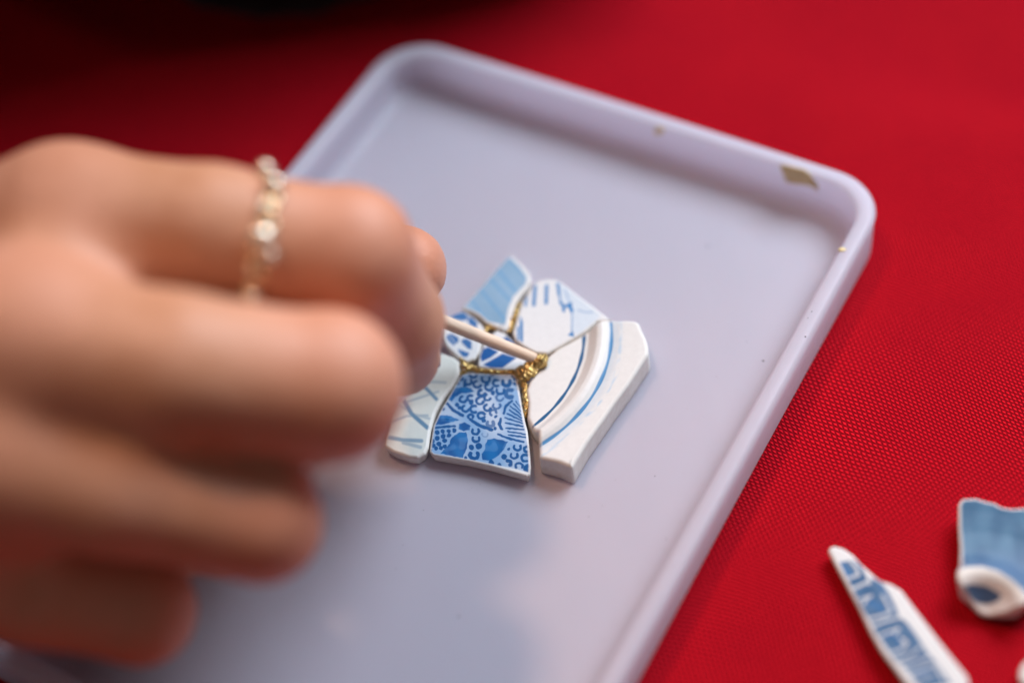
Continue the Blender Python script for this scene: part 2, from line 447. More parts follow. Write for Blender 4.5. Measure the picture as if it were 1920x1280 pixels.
GM = 'shards glued into the mosaic on the tray'; GL = 'loose shards lying on the tablecloth'

# --- light blue striped shard
Z5 = zoomed(820, 460, 6.4)
def paint_stripes(P, V, d):
    c = lerp(np.tile(SKY, (len(P), 1)), np.array([0.32, 0.47, 0.62]), smooth01(.5 + noise2(P, .05, 3) * .4))
    for a, b, w_ in (((400, 640), (560, 860), 26), ((510, 520), (820, 900), 30), ((630, 400), (870, 660), 30), ((720, 290), (930, 540), 34), ((840, 140), (1080, 400), 16)):
        (p, q) = Z5([a, b]); c = lerp(c, np.array([0.12, 0.34, 0.60]), .55 * stroke(P, [p, q], w_ / 6.4 * 1.1, 4))
    bare = stroke(P, Z5([(880, 100), (1010, 230), (1110, 370), (1100, 470), (940, 640), (880, 780), (850, 950)]), 11, 4)
    bare = np.maximum(bare, stroke(P, Z5([(290, 750), (500, 840), (590, 930), (850, 990)]), 7, 4))
    c = lerp(c, WHITE, bare)
    return lerp(c, WHITE, smooth01(1 - d / .45))
shard('pottery_shard', Z5([(880, 112), (940, 160), (1000, 220), (1100, 320), (1130, 430), (1075, 520), (1000, 610), (935, 710), (895, 850), (850, 1000), (800, 1025), (700, 975), (590, 930), (500, 840), (400, 790), (290, 752), (500, 520), (700, 290), (820, 160)]),
      (928, 553), 'pale blue shard with diagonal darker stripes at the far corner of the mosaic', 4.6, FLOOR + .02, paint_stripes, group=GM, seed=1, bevel=.35)

# --- white shard with blue strokes
Z1 = zoomed(960, 500, 5.818)
def paint_strokes(P, V, d):
    c = np.tile(np.array([0.78, 0.78, 0.78]), (len(P), 1))
    tint = polygon(P, Z1([(500, 190), (600, 200), (960, 520), (930, 600), (720, 760), (650, 700), (640, 450), (540, 380)]), 10)
    c = lerp(c, np.array([0.62, 0.71, 0.80]), tint * .75)
    blue = np.array([0.008, 0.19, 0.48]); f = np.zeros(len(P))
    for a, b, w_, k in (((160, 300), (148, 420), 32, .75), ((252, 220), (238, 415), 38, .85), ((378, 210), (372, 395), 36, .9), ((500, 190), (512, 300), 34, .85), ((512, 300), (530, 390), 20, .8),
                        ((95, 560), (100, 800), 20, .95), ((112, 600), (112, 815), 14, .95), ((66, 660), (68, 795), 20, .95)):
        f = np.maximum(f, k * stroke(P, Z1([a, b]), w_ * 1.08 / 5.818, 1.7))
    for pts, w_, k in (([(530, 390), (560, 430), (600, 430), (640, 400)], 34, .9), ([(560, 430), (565, 480)], 34, .9), ([(630, 420), (650, 480)], 40, .95), ([(655, 500), (655, 620), (650, 720)], 17, .6),
                       ([(720, 470), (790, 495), (880, 497)], 13, .6), ([(580, 250), (620, 370)], 22, .4), ([(520, 380), (545, 410)], 22, .8)):
        f = np.maximum(f, k * stroke(P, Z1(pts), w_ / 5.818, 2))
    f = np.maximum(f, .95 * polygon(P, Z1([(605, 745), (665, 700), (680, 768)]), 1.6))
    c = lerp(c, blue, f)
    return lerp(c, WHITE, smooth01(1 - d / .45))
def z_s2(q):
    p = at(1060, 590, 5.0)
    return 4.9 + .010 * ((q[:, 0] - p[0]) * 1.0) - .006 * (q[:, 1] - p[1])
shard('pottery_shard', Z1([(225, 195), (300, 142), (400, 128), (490, 135), (560, 180), (700, 290), (900, 440), (1085, 578), (1040, 600), (930, 594), (800, 700), (650, 795), (500, 878), (380, 945), (250, 935), (130, 870), (30, 800), (2, 720), (40, 590), (80, 450), (105, 380), (170, 280)]),
      (1030, 590), 'white shard with short blue brush strokes and a fine dripping blue line', z_s2, FLOOR + .02, paint_strokes, group=GM, seed=2, bevel=.5)

# --- plate rim shard
Z2 = zoomed(980, 660, 4.923)
def fit_circle(pts):
    A = np.column_stack([2 * pts, np.ones(len(pts))]); b = (pts ** 2).sum(1)
    s = np.linalg.lstsq(A, b, rcond=None)[0]; return s[:2], math.sqrt(s[2] + s[0] ** 2 + s[1] ** 2)
inner_px = [(1096, 627), (1090.6, 654.7), (1079.5, 700.6), (1061, 735), (1035, 767.6), (998, 799)]
outer_px = [(1144.8, 603), (1147, 629), (1145.6, 651), (1136, 698.6), (1120, 731), (1093.7, 769.7), (1067, 796), (1041, 818.4), (1014.5, 838.7)]
ci, ri = fit_circle(np.array([at(x, y, 5.0)[:2] for x, y in inner_px]))
co_, ro = fit_circle(np.array([at(x, y, 5.6)[:2] for x, y in outer_px]))
def plate_u(q):
    """0 at the inner line, 1 at the outer line, beyond 1 on the rim"""
    di = np.hypot(*(q - ci).T) - ri; do = np.hypot(*(q - co_).T) - ro
    return di / np.maximum(di - do, 1e-3), di, do
pk_u = np.array([-9, -.6, 0, .18, .34, .50, .66, .82, .95, 1.0, 1.08, 1.3, 2.0, 3.5, 9])
pk_z = np.array([4.9, 5.0, 5.0, 5.15, 5.95, 6.75, 7.0, 6.75, 6.2, 6.1, 6.2, 6.5, 6.9, 7.3, 7.7])
def z_plate(q):
    u, di, do = plate_u(q)
    uu = np.linspace(-2, 4, 601); zz = np.interp(uu, pk_u, pk_z)
    ker = np.hanning(17); ker /= ker.sum(); zz = np.convolve(np.pad(zz, 8, 'edge'), ker, 'valid')
    return np.interp(np.clip(u, -2, 4), uu, zz)
def paint_plate(P, V, d):
    u, di, do = plate_u(V[:, :2])
    c = np.tile(np.array([0.80, 0.785, 0.76]), (len(P), 1))
    th = np.arctan2(V[:, 1] - co_[1], V[:, 0] - co_[0])
    w1 = .30 + .05 * np.sin(th * 31); f = smooth01((w1 - abs(di - .05)) / .16 + .5)
    w2 = .30 + .06 * np.sin(th * 23 + 1); g = smooth01((w2 - abs(do)) / .22 + .5)
    halo = np.exp(-((do - .5) / 1.1) ** 2) * .38 * (do > -.2)
    streak = np.exp(-((do - 1.9 - .35 * np.sin(th * 9)) / .35) ** 2) * np.clip(.25 + .55 * noise2(np.column_stack([th * 40, do * 3]), 1.2, 5), 0, .6)
    c = lerp(c, np.array([0.35, 0.56, 0.76]), np.clip(halo + streak, 0, .8) * .8)
    c = lerp(c, np.array([0.012, 0.11, 0.26]), np.clip(f, 0, 1) * .97)
    c = lerp(c, np.array([0.04, 0.22, 0.46]), g * .92)
    c = lerp(c, np.array([.35, .27, .22]), .6 * ((noise2(P, 1.3, 8) > 2.25)).astype(float))
    return c
shard('pottery_shard', [(1146, 599), (1160, 599.5), (1176, 598.5), (1190, 600), (1198, 604), (1204, 618), (1212, 634), (1216, 650), (1215.6, 664)] + Z2([(1070, 150), (980, 290), (860, 450), (700, 680), (580, 850), (455, 1062), (330, 1010), (152, 972), (148, 850), (146, 730), (85, 698), (40, 610), (48, 480), (30, 350), (60, 270), (130, 180), (200, 80), (238, 30)]) + [(1046, 652), (1072, 638.5), (1098, 622.5), (1119, 604)],
      (1090, 735), 'thick white plate rim shard with two concentric blue lines and a raised ridge', z_plate, FLOOR + .02, paint_plate, group=GM, seed=3, rings=150, n=560, bevel=.75, rough=.035, round_=5, under=-.05)

# --- blue scale-pattern shard
Z3 = zoomed(790, 680, 5.565)
def paint_scales(P, V, d):
    jit = np.column_stack([noise2(P, .55, 21), noise2(P, .55, 22)]) * .45
    Q = P + jit; S = 5.565
    tint = smooth01(.62 + .45 * noise2(P, .06, 4)) * .65
    f = np.zeros(len(P)); f2 = np.zeros(len(P))
    def C(x, y, o, r=36, w_=22, k=1.0, span=235):
        w_ = w_ * 1.3
        nonlocal f
        (c,) = Z3([(x, y)]); f = np.maximum(f, k * stroke(Q, arc(c, r / S, o + (360 - span) / 2, o + (360 + span) / 2, 10, r * .86 / S), w_ / S, 1.3))
    U, Rr, UR = -90, 0, -45
    for x, y, o, *rest in [(540, 122, U), (405, 158, U, 26), (490, 195, U, 36), (585, 222, UR, 40), (672, 168, U, 42), (785, 210, Rr, 38), (887, 205, U, 40, 32), (985, 195, 180, 30, 26),
                           (705, 252, UR, 40), (630, 315, UR, 36, 30), (825, 292, U, 40), (925, 320, Rr, 46, 34, .9), (435, 380, UR, 36), (515, 368, Rr, 34), (612, 395, UR, 40), (690, 362, UR, 34), (820, 362, UR, 38, 20, .8),
                           (460, 478, UR, 36), (550, 482, Rr, 40), (690, 467, UR, 36), (785, 447, U, 38, 20, .9), (750, 520, 60, 34, 20, .9), (625, 550, Rr, 38, 24, 1, 300), (565, 712, U, 36), (570, 792, U, 36), (550, 962, U, 42, 32),
                           (720, 632, U, 34, 30, .8), (665, 748, U, 30, 12, .4), (1002, 880, U, 36), (968, 965, U, 36), (1085, 992, Rr, 40), (1105, 900, Rr, 34), (1020, 1075, 90, 36), (1115, 1100, Rr, 30, 34), (905, 1045, 150, 30, 28, 1, 160), (515, 560, 90, 26)]:
        C(x, y, o, *(rest or []))
    for x, y, r in [(745, 312, 24), (372, 438, 22), (398, 468, 20), (228, 482, 18), (380, 212, 18), (455, 235, 20), (965, 135, 26), (520, 415, 26), (770, 682, 20), (775, 560, 18), (522, 880, 28), (600, 868, 34), (865, 980, 30), (912, 900, 18), (730, 1038, 30), (812, 1066, 22), (460, 990, 18), (735, 120, 24),
                    (165, 725, 26), (225, 715, 24), (285, 712, 22), (345, 705, 24), (165, 785, 26), (228, 765, 26), (290, 755, 24), (112, 750, 14), (117, 815, 24), (182, 845, 26), (242, 810, 24), (127, 862, 24), (155, 892, 20), (205, 885, 24), (92, 910, 18), (245, 870, 22), (650, 600, 22), (100, 1000, 8)]:
        (c,) = Z3([(x, y)]); f = np.maximum(f, smooth01((r / S - np.hypot(*(Q - c).T)) / 1.2 + .5))
    for poly in [[(325, 268), (430, 252), (520, 262), (548, 300), (500, 312), (420, 318), (360, 352), (318, 402), (285, 380), (290, 325)],
                 [(170, 548), (260, 543), (340, 568), (398, 595), (340, 612), (230, 640), (140, 652), (140, 600)],
                 [(395, 640), (450, 618), (515, 655), (500, 700), (440, 712), (388, 690)],
                 [(340, 760), (400, 722), (470, 725), (487, 790), (476, 890), (430, 992), (330, 972), (195, 945), (260, 880), (300, 840), (300, 800)],
                 [(690, 800), (760, 787), (905, 820), (862, 900), (800, 972), (720, 1018), (638, 1012), (628, 950), (665, 900), (670, 840)]]:
        f2 = np.maximum(f2, polygon(Q, Z3(poly), 1.6))
    for pts, w_ in [([(260, 415), (330, 490), (430, 550)], 32), ([(150, 675), (250, 665), (350, 660)], 26), ([(510, 590), (600, 650), (735, 698)], 34), ([(945, 398), (882, 450), (860, 525)], 28),
                    ([(830, 585), (812, 640), (838, 690)], 30), ([(800, 742), (900, 785), (1068, 825)], 24), ([(960, 425), (1040, 505)], 17), ([(930, 452), (1040, 540)], 17), ([(920, 492), (1045, 575)], 18), ([(895, 530), (1050, 602)], 18),
                    ([(875, 572), (1052, 630)], 18), ([(880, 625), (1060, 662)], 19), ([(885, 680), (1065, 695)], 18), ([(905, 715), (1085, 745)], 18), ([(912, 752), (1088, 776)], 18), ([(985, 400), (1040, 465)], 14), ([(200, 590), (380, 592)], 10)]:
        f = np.maximum(f, stroke(Q, Z3(pts), w_ / S, 1.3))
    c = lerp(np.tile(np.array([0.48, 0.59, 0.74]), (len(P), 1)), np.array([0.15, 0.36, 0.66]), tint)
    body_ = lerp(np.tile(np.array([0.006, 0.16, 0.45]), (len(P), 1)), np.array([0.004, 0.09, 0.31]), smooth01(.5 + .45 * noise2(P, .12, 9)))
    c = c + (body_ - c) * (f2 * .93)[:, None]
    c = lerp(c, DEEP, f * .93)
    c = lerp(c, np.array([0.20, 0.42, 0.74]), .22 * f2 * smooth01(noise2(P, .2, 12) * 1.2))
    fr = V[:, :2] @ np.array([.2, 1.0])
    bare = smooth01(1 - d / .55)
    low = polygon(P, Z3([(60, 950), (130, 950), (330, 985), (520, 1010), (760, 1060), (1000, 1110), (1150, 1150), (1150, 1240), (60, 1100)]), 3)
    return lerp(c, np.array([.80, .81, .82]), np.maximum(bare, low))
shard('pottery_shard', Z3([(425, 118), (500, 104), (650, 106), (800, 115), (960, 112), (1000, 150), (1040, 380), (1080, 600), (1108, 700), (1130, 900), (1142, 1080), (1135, 1160), (1100, 1180), (900, 1125), (700, 1070), (500, 1025), (200, 975), (120, 960), (84, 925), (92, 850), (124, 650), (204, 480), (304, 310), (384, 172)]),
      (900, 785), 'white shard covered in a dense blue pattern of scales, dots and petals', 4.2, FLOOR + .02, paint_scales, group=GM, seed=4, rings=190, n=760, bevel=.4, rough=.02)

# --- pale celadon shard with crossing grey-blue lines
Z4 = zoomed(700, 640, 5.333)
def paint_celadon(P, V, d):
    c = np.tile(np.array([0.73, 0.75, 0.70]), (len(P), 1)); c = lerp(c, np.array([0.62, 0.72, 0.72]), smooth01(.3 + .4 * noise2(P, .04, 6)) * .5)
    f = np.zeros(len(P))
    for pts, w_, k in [([(300, 590), (380, 720), (540, 860)], 44, .62), ([(490, 430), (560, 500), (630, 575)], 36, .6), ([(560, 400), (720, 410)], 30, .25), ([(340, 600), (470, 560), (650, 500)], 22, .32),
                       ([(170, 800), (330, 745), (540, 740)], 26, .35), ([(380, 720), (560, 770)], 26, .3), ([(145, 955), (300, 985), (480, 992)], 40, .5), ([(300, 1010), (470, 1055)], 36, .35), ([(230, 620), (350, 690)], 26, .25)]:
        f = np.maximum(f, k * stroke(P, Z4(pts), w_ / 5.333, 4))
    c = lerp(c, np.array([0.04, 0.19, 0.36]), np.clip(f * 1.35, 0, .9))
    return lerp(c, WHITE, smooth01(1 - d / .7))
shard('pottery_shard', Z4([(680, 108), (800, 150), (868, 205), (858, 320), (800, 430), (700, 560), (622, 700), (572, 880), (550, 1045), (520, 1115), (440, 1160), (350, 1150), (200, 1100), (112, 1045), (112, 990), (150, 850), (160, 750), (220, 620), (400, 480), (540, 280), (620, 140)]),
      (787, 768), 'pale greenish white shard with crossing grey blue lines beside the fingers', 4.4, FLOOR + .02, paint_celadon, group=GM, seed=5, bevel=.6)

# --- small flower shard
ZA = zoomed(800, 560, 5.335)
def paint_flower(P, V, d):
    c = np.tile(np.array([0.78, 0.79, 0.80]), (len(P), 1)); f = np.zeros(len(P))
    for poly in [[(220, 190), (290, 135), (370, 125), (415, 165), (400, 215), (340, 220), (280, 205)], [(415, 170), (480, 180), (510, 240), (500, 300), (430, 260), (400, 220)],
                 [(190, 370), (250, 345), (320, 390), (320, 430), (270, 470), (215, 420)], [(345, 410), (400, 395), (450, 430), (450, 510), (410, 500), (350, 440)], [(310, 500), (370, 520), (430, 540), (405, 585), (360, 580), (320, 530)]]:
        f = np.maximum(f, polygon(P, ZA(poly), 2.2))
    f *= 1 - .75 * stroke(P, ZA([(230, 370), (290, 450)]), 1.6, 2) - 0
    f *= 1 - .6 * stroke(P, ZA([(420, 190), (400, 240)]), 2.0, 2)
    c = lerp(c, np.array([0.004, 0.13, 0.38]), np.clip(f, 0, 1) * .92)
    return lerp(c, WHITE, smooth01(1 - d / .35))
shard('pottery_shard', ZA([(370, 118), (480, 188), (560, 268), (592, 335), (545, 440), (530, 520), (480, 600), (400, 628), (330, 600), (200, 480), (150, 380), (140, 280), (190, 195), (280, 140)]),
      (867, 630), 'small white shard with a blue flower half hidden by the toothpick', 4.3, FLOOR + .02, paint_flower, group=GM, seed=6, n=360, rings=80)

# --- small shard with broad blue diagonals
def paint_diag(P, V, d):
    c = np.tile(np.array([0.77, 0.79, 0.82]), (len(P), 1)); f = np.zeros(len(P))
    f = np.maximum(f, polygon(P, ZA([(560, 500), (620, 480), (720, 530), (640, 590), (550, 630), (535, 580)]), 2))
    f = np.maximum(f, polygon(P, ZA([(560, 660), (760, 545), (900, 590), (760, 690), (640, 690)]), 2))
    f = np.maximum(f, polygon(P, ZA([(760, 395), (810, 370), (900, 450), (940, 500), (860, 470)]), 2))
    c = lerp(c, np.array([0.006, 0.10, 0.34]), f * .97)
    return lerp(c, WHITE, smooth01(1 - d / .35))
shard('pottery_shard', ZA([(560, 470), (600, 400), (700, 305), (770, 335), (905, 445), (960, 500), (1010, 610), (960, 680), (895, 715), (780, 715), (600, 698), (508, 680), (520, 560)]),
      (937, 660), 'small white shard with broad blue diagonal bands in the middle of the mosaic', 4.2, FLOOR + .02, paint_diag, group=GM, seed=7, n=360, rings=80)

# --- loose shard with key pattern
Z6 = zoomed(1540, 1010, 4.739)
def paint_key(P, V, d):
    c = np.tile(np.array([0.80, 0.79, 0.78]), (len(P), 1)); S = 4.739
    band = polygon(P, Z6([(160, 205), (285, 188), (345, 220), (400, 330), (480, 355), (535, 385), (600, 480), (660, 600), (690, 690), (760, 740), (850, 860), (950, 1020), (1010, 1080), (1160, 1290), (880, 1330), (760, 1160), (640, 1060), (555, 930), (480, 830), (440, 740), (350, 600), (250, 390)]), 4)
    tone = lerp(np.tile(np.array([0.13, 0.30, 0.56]), (len(P), 1)), np.array([0.05, 0.20, 0.45]), smooth01(.5 + .5 * noise2(P, .12, 14))) * .55
    wht = np.zeros(len(P))
    for pts, w_ in [([(265, 205), (300, 240), (335, 315), (250, 345)], 28), ([(385, 245), (420, 330), (425, 385)], 40), ([(280, 440), (400, 385)], 30), ([(330, 540), (400, 510), (450, 500)], 14), ([(380, 570), (395, 530), (440, 505)], 30), ([(545, 500), (620, 640), (560, 675), (400, 712)], 26),
                    ([(440, 775), (560, 728), (690, 695)], 26), ([(525, 855), (690, 790), (650, 835)], 24), ([(700, 870), (755, 945), (700, 985), (610, 1015)], 24), ([(740, 900), (760, 930)], 30), ([(650, 1080), (800, 1020), (880, 960)], 22), ([(710, 1120), (880, 1070), (950, 1048)], 24), ([(800, 1190), (960, 1120), (1010, 1110), (1090, 1250)], 26), ([(850, 1250), (1000, 1200)], 18)]:
        wht = np.maximum(wht, stroke(P, Z6(pts), w_ * .92 / S, 2.2))
    dark = np.zeros(len(P))
    for pts, w_ in [([(520, 400), (640, 640)], 16), ([(440, 560), (540, 620)], 50), ([(560, 870), (660, 850), (700, 940)], 26), ([(730, 1120), (940, 1040)], 18), ([(170, 220), (260, 320)], 50), ([(820, 1200), (950, 1170)], 30)]:
        dark = np.maximum(dark, stroke(P, Z6(pts), w_ / S, 4))
    tone = lerp(tone, np.array([0.03, 0.17, 0.42]), dark * .6)
    f = band * (1 - .74 * wht)
    c = lerp(c, tone, f * .95)
    return lerp(c, WHITE, smooth01(1 - d / .5))
def z_loose(px, py, h):
    p = at(px, py, 0); return cloth_h(np.array([p[0]]), np.array([p[1]]))[0] + h
g0 = z_loose(1680, 1160, 0)
shard('pottery_shard', Z6([(60, 100), (80, 62), (125, 55), (200, 78), (280, 132), (350, 212), (440, 292), (520, 362), (620, 392), (715, 450), (780, 540), (900, 700), (1050, 900), (1200, 1090), (1300, 1215), (1320, 1300), (1200, 1420), (980, 1480), (760, 1290), (640, 1130), (540, 1000), (440, 830), (340, 620), (230, 420), (110, 200)]),
      (1690, 1170), 'long narrow white shard with a blue key pattern on the tablecloth', g0 + 3.1, g0 - .1, paint_key, group=GL, seed=8, n=620, rings=150, bevel=.6, under=.9, rough=.03)

# --- loose thick blue shard
Z7 = zoomed(1760, 910, 4.744)
g1 = z_loose(1860, 1050, 0)
ridge = [(1792, 1084), (1797, 1072), (1812, 1063), (1840, 1062), (1868, 1070), (1890, 1084), (1908, 1100), (1925, 1118)]
def z_blue(q):
    # blue bowl surface, broken edge that stands up along the ridge, then a steep face to the cloth
    a = at(1795, 1085, g1 + 6)[:2]; mid = at(1850, 1066, g1 + 7)[:2]; b = at(1925, 1120, g1 + 7)[:2]
    cc, rr = fit_circle(np.array([a, mid, b]))
    s = np.hypot(*(q - cc).T) - rr          # >0 outside the circle = blue side
    ss = np.linspace(-14, 26, 401)
    tab = np.interp(ss, [-12, -5, -2.6, -1.2, 0, 1.0, 2.2, 4, 8, 12, 18, 26], [1.2, 3.0, 4.9, 6.4, 6.9, 6.5, 5.6, 5.1, 5.0, 5.1, 5.4, 5.9])
    ker = np.hanning(19); ker /= ker.sum(); tab = np.convolve(np.pad(tab, 9, 'edge'), ker, 'valid')
    zz = np.interp(s, ss, tab)
    return g1 + zz
def paint_blue(P, V, d):
    c = lerp(np.tile(np.array([0.065, 0.145, 0.25]), (len(P), 1)), np.array([0.105, 0.215, 0.335]), smooth01(.5 + .3 * noise2(P * np.array([1, .35]), .12, 16)))
    gr = smooth01((P[:, 1] - 1010) / 60); c = lerp(c, np.array([0.12, 0.20, 0.34]), gr * .75)
    c = lerp(c, np.array([0.45, 0.62, 0.76]), .3 * smooth01(noise2(P * np.array([1.6, .5]), .9, 17) - 1.1))
    f = stroke(P, Z7([(240, 650), (200, 700)]), 5, 3); c = lerp(c, np.array([.04, .09, .2]), f * .8)
    below = polygon(P, ridge[:1] + ridge + [(1940, 1125), (1940, 1180), (1780, 1180)], 3)
    c = lerp(c, np.array([0.86, 0.80, 0.76]), below)
    c = lerp(c, np.array([0.84, 0.79, 0.73]), stroke(P, [(x, y + 7) for x, y in ridge], 15, 3))
    navy = polygon(P, Z7([(215, 890), (300, 875), (420, 890), (500, 930), (565, 975), (520, 1030), (440, 1055), (350, 1045), (280, 1000), (240, 950)]), 4)
    c = lerp(c, np.array([0.035, 0.085, 0.19]), navy * .95)
    return lerp(c, np.array([.80, .79, .77]), smooth01(1 - d / .75) * (P[:, 1] < 1070))
shard('pottery_shard', Z7([(176, 160), (212, 112), (330, 106), (430, 136), (500, 150), (560, 186), (650, 200), (759, 192)]) + [(1945, 956), (1962, 980), (1968, 1060), (1955, 1110)] + Z7([(759, 1056), (600, 1120), (430, 1150), (360, 1125), (310, 1060), (250, 960), (205, 900), (166, 830), (164, 765), (190, 700), (190, 550), (176, 350)]),
      (1868, 1050), 'thick blue shard with a rounded white broken edge on the tablecloth', z_blue, g1 - .1, paint_blue, group=GL, seed=9, n=560, rings=150, bevel=.5, under=1.0, rough=.03)

# --- tiny white shard at the frame's edge
def paint_white(P, V, d): return np.tile(np.array([0.80, 0.78, 0.73]), (len(P), 1))
g2 = z_loose(1940, 1262, 0)
shard('pottery_shard', [(1911, 1262), (1914, 1250), (1922, 1238), (1940, 1232), (1960, 1240), (1966, 1262), (1950, 1282), (1925, 1284), (1914, 1276)], (1938, 1260), 'small plain white shard at the lower right beside the key pattern shard', g2 + 2.4, g2 - .1, paint_white, group=GL, seed=10, n=200, rings=20)

# ------------------------------------------------------------------ surface from a distance field
def surface_nets(fn, lo, hi, h):
    nx, ny, nz = (np.ceil((np.array(hi) - lo) / h).astype(int) + 1)
    gx_, gy_, gz_ = (lo[0] + np.arange(nx) * h, lo[1] + np.arange(ny) * h, lo[2] + np.arange(nz) * h)
    G = np.stack(np.meshgrid(gx_, gy_, gz_, indexing='ij'), -1).reshape(-1, 3)
    D = np.concatenate([fn(G[i:i + 200000]) for i in range(0, len(G), 200000)]).reshape(nx, ny, nz)
    S = D < 0
    shp = (nx - 1, ny - 1, nz - 1); acc = np.zeros(shp + (3,)); cntr = np.zeros(shp)
    corners = [(i, j, k) for i in (0, 1) for j in (0, 1) for k in (0, 1)]
    def sl(c): return tuple(slice(c[a], c[a] + shp[a]) for a in range(3))
    for c in corners:
        for a in range(3):
            if c[a] == 0:
                e = list(c); e[a] = 1
                d0, d1_ = D[sl(c)], D[sl(e)]; cr = (d0 < 0) != (d1_ < 0)
                t = np.where(cr, d0 / np.where(cr, d0 - d1_, 1), 0)
                for b in range(3): acc[..., b] += np.where(cr, c[b] + (t if b == a else 0), 0)
                cntr += cr
    act = cntr > 0; ids = -np.ones(shp, int); ids[act] = np.arange(act.sum())
    ii = np.argwhere(act); Vv = (ii + acc[act] / cntr[act][:, None]) * h + np.array(lo)
    faces = []
    for a in range(3):
        b, c = (a + 1) % 3, (a + 2) % 3
        s0 = [slice(1, shp[0]), slice(1, shp[1]), slice(1, shp[2])]; s0[a] = slice(0, shp[a]); s1 = list(s0); s1[a] = slice(1, shp[a] + 1)
        A, B = S[tuple(s0)], S[tuple(s1)]
        off = np.array([s.start for s in s0])
        for flip, mask in ((0, A & ~B), (1, ~A & B)):
            p = np.argwhere(mask) + off
            if not len(p): continue
            def g(db, dc):
                q = p.copy(); q[:, b] -= db; q[:, c] -= dc; return ids[q[:, 0], q[:, 1], q[:, 2]]
            quad = [g(1, 1), g(0, 1), g(0, 0), g(1, 0)]
            if flip: quad = quad[::-1]
            faces.append(np.stack(quad, 1))
    return Vv, np.vstack(faces)
def cone(G, a, b, ra, rb):
    a, b = np.asarray(a, float), np.asarray(b, float); d = b - a
    t = np.clip(((G - a) @ d) / max(d @ d, 1e-9), 0, 1)
    return np.linalg.norm(G - a - t[:, None] * d, axis=1) - (ra + (rb - ra) * t)
def smin(a, b, k):
    h = np.clip(.5 + .5 * (b - a) / k, 0, 1); return b + (a - b) * h - k * h * (1 - h)

# ------------------------------------------------------------------ gold paste in the joints
def j3(x, y, z): return at(x, y, z)
gold_caps = [  # (x, y, z, r) chains
    [(974, 568, 3.9, .45), (968, 585, 4.0, .7), (962, 602, 4.0, .85), (955, 620, 3.8, .7)],
    [(910, 608, 3.7, .5), (918, 613, 3.8, .8), (932, 618, 3.8, .5)], [(912, 618, 3.9, .6), (904, 630, 3.8, .45)],
    [(864, 672, 4.2, .35), (868, 684, 4.0, .8), (880, 690, 3.7, .9), (894, 690, 3.6, .6)], [(872, 694, 3.9, .7), (862, 704, 3.4, .4)],
    [(893, 694, 3.7, .55), (920, 697, 3.8, .6), (945, 698, 3.8, .6), (966, 698, 3.9, .8), (976, 696, 4.2, 1.2)],
    [(972, 703, 4.2, .8), (980, 712, 4.4, 1.0), (984, 725, 4.1, .75), (986, 742, 4.0, .85), (988, 757, 3.9, .9), (986, 770, 3.8, .65), (986, 782, 3.5, .35)],
    [(978, 698, 4.5, 1.3), (990, 694, 5.0, 1.35), (1001, 692, 5.0, 1.1)], [(978, 712, 4.6, .7), (986, 706, 5.0, 1.1), (996, 700, 5.2, 1.0), (1004, 697, 5.0, .7)],
    [(990, 688, 4.9, 1.2), (1004, 681, 5.3, 1.6), (1015, 676, 5.8, 1.5), (1019, 672, 5.8, 1.1)]]
chains = [[(j3(x, y, z), r) for x, y, z, r in ch] for ch in gold_caps]
def gold_sdf(G):
    d = np.full(len(G), 9.0)
    for ch in chains:
        for (a, ra), (b, rb) in zip(ch[:-1], ch[1:]): d = smin(d, cone(G, a, b, ra * .7 if ra < 1.15 else ra * .85, rb * .7 if rb < 1.15 else rb * .85), .5)
    n_ = np.sin(G[:, 0] * 5.3 + 1.3 * np.sin(G[:, 1] * 3.1)) * np.sin(G[:, 1] * 4.7 + G[:, 2] * 3) * .16 + np.sin(G[:, 0] * 11 + G[:, 2] * 7) * np.sin(G[:, 1] * 12.5) * .09
    return np.maximum(d + n_, FLOOR + .03 - G[:, 2])
allp = np.array([p for ch in chains for p, r in ch])
gv, gf = surface_nets(gold_sdf, allp.min(0) - 2, allp.max(0) + 2, .22)
gold = mesh_obj('gold_paste', gv, gf, M_PASTE)
tag(gold, 'glittering gold paste filling the joints between the mosaic shards', 'gold paste')

# glitter crumbs scattered from the paste
def crumbs(name, spots, size, mat):
    VV, FF = [], []
    for x, y, z, s in spots:
        p = at(x, y, z); b = len(VV); a = rng.normal(size=3) * .3
        for dx, dy, dz in ((1, 0, 0), (-.5, .8, .1), (-.5, -.8, -.1), (0, 0, .8), (0, 0, -.5)):
            VV.append(p + np.array([dx + a[0] * dy, dy + a[1] * dz, dz + a[2] * dx]) * s * size)
        for f_ in ((0, 1, 3), (1, 2, 3), (2, 0, 3), (1, 0, 4), (2, 1, 4), (0, 2, 4)): FF.append([b + i for i in f_])
    o = mesh_obj(name, VV, FF, mat, smooth=False); o['kind'] = 'stuff'; return o
sp1 = [(rng.normal(970, 12), rng.normal(712, 22), 4.35, rng.uniform(.4, 1)) for _ in range(26)] + [(rng.uniform(905, 975), rng.normal(701, 3), 4.35, rng.uniform(.4, 1)) for _ in range(34)] \
    + [(rng.normal(974 + k * .25, 2.0), 715 + k, 4.35, rng.uniform(.4, 1.1)) for k in range(0, 60, 2)] + [(rng.normal(866, 5), rng.normal(684, 10), 4.6, rng.uniform(.7, 1.5)) for _ in range(12)] \
    + [(rng.normal(948, 8), rng.normal(612, 5), 4.7, rng.uniform(.5, 1.2)) for _ in range(12)] + [(rng.normal(1002, 8), rng.normal(692, 7), 5.6, rng.uniform(.5, 1.3)) for _ in range(26)]
sp2 = [(rng.uniform(840, 1000), rng.uniform(900, 925), FLOOR + .1, rng.uniform(.4, .9)) for _ in range(9)] + [(rng.uniform(1110, 1400), rng.uniform(650, 1000), FLOOR + .1, rng.uniform(.3, .7)) for _ in range(26)] + [(1117, 885, FLOOR + .1, 1.1), (996, 843, FLOOR + .1, 1.2)]
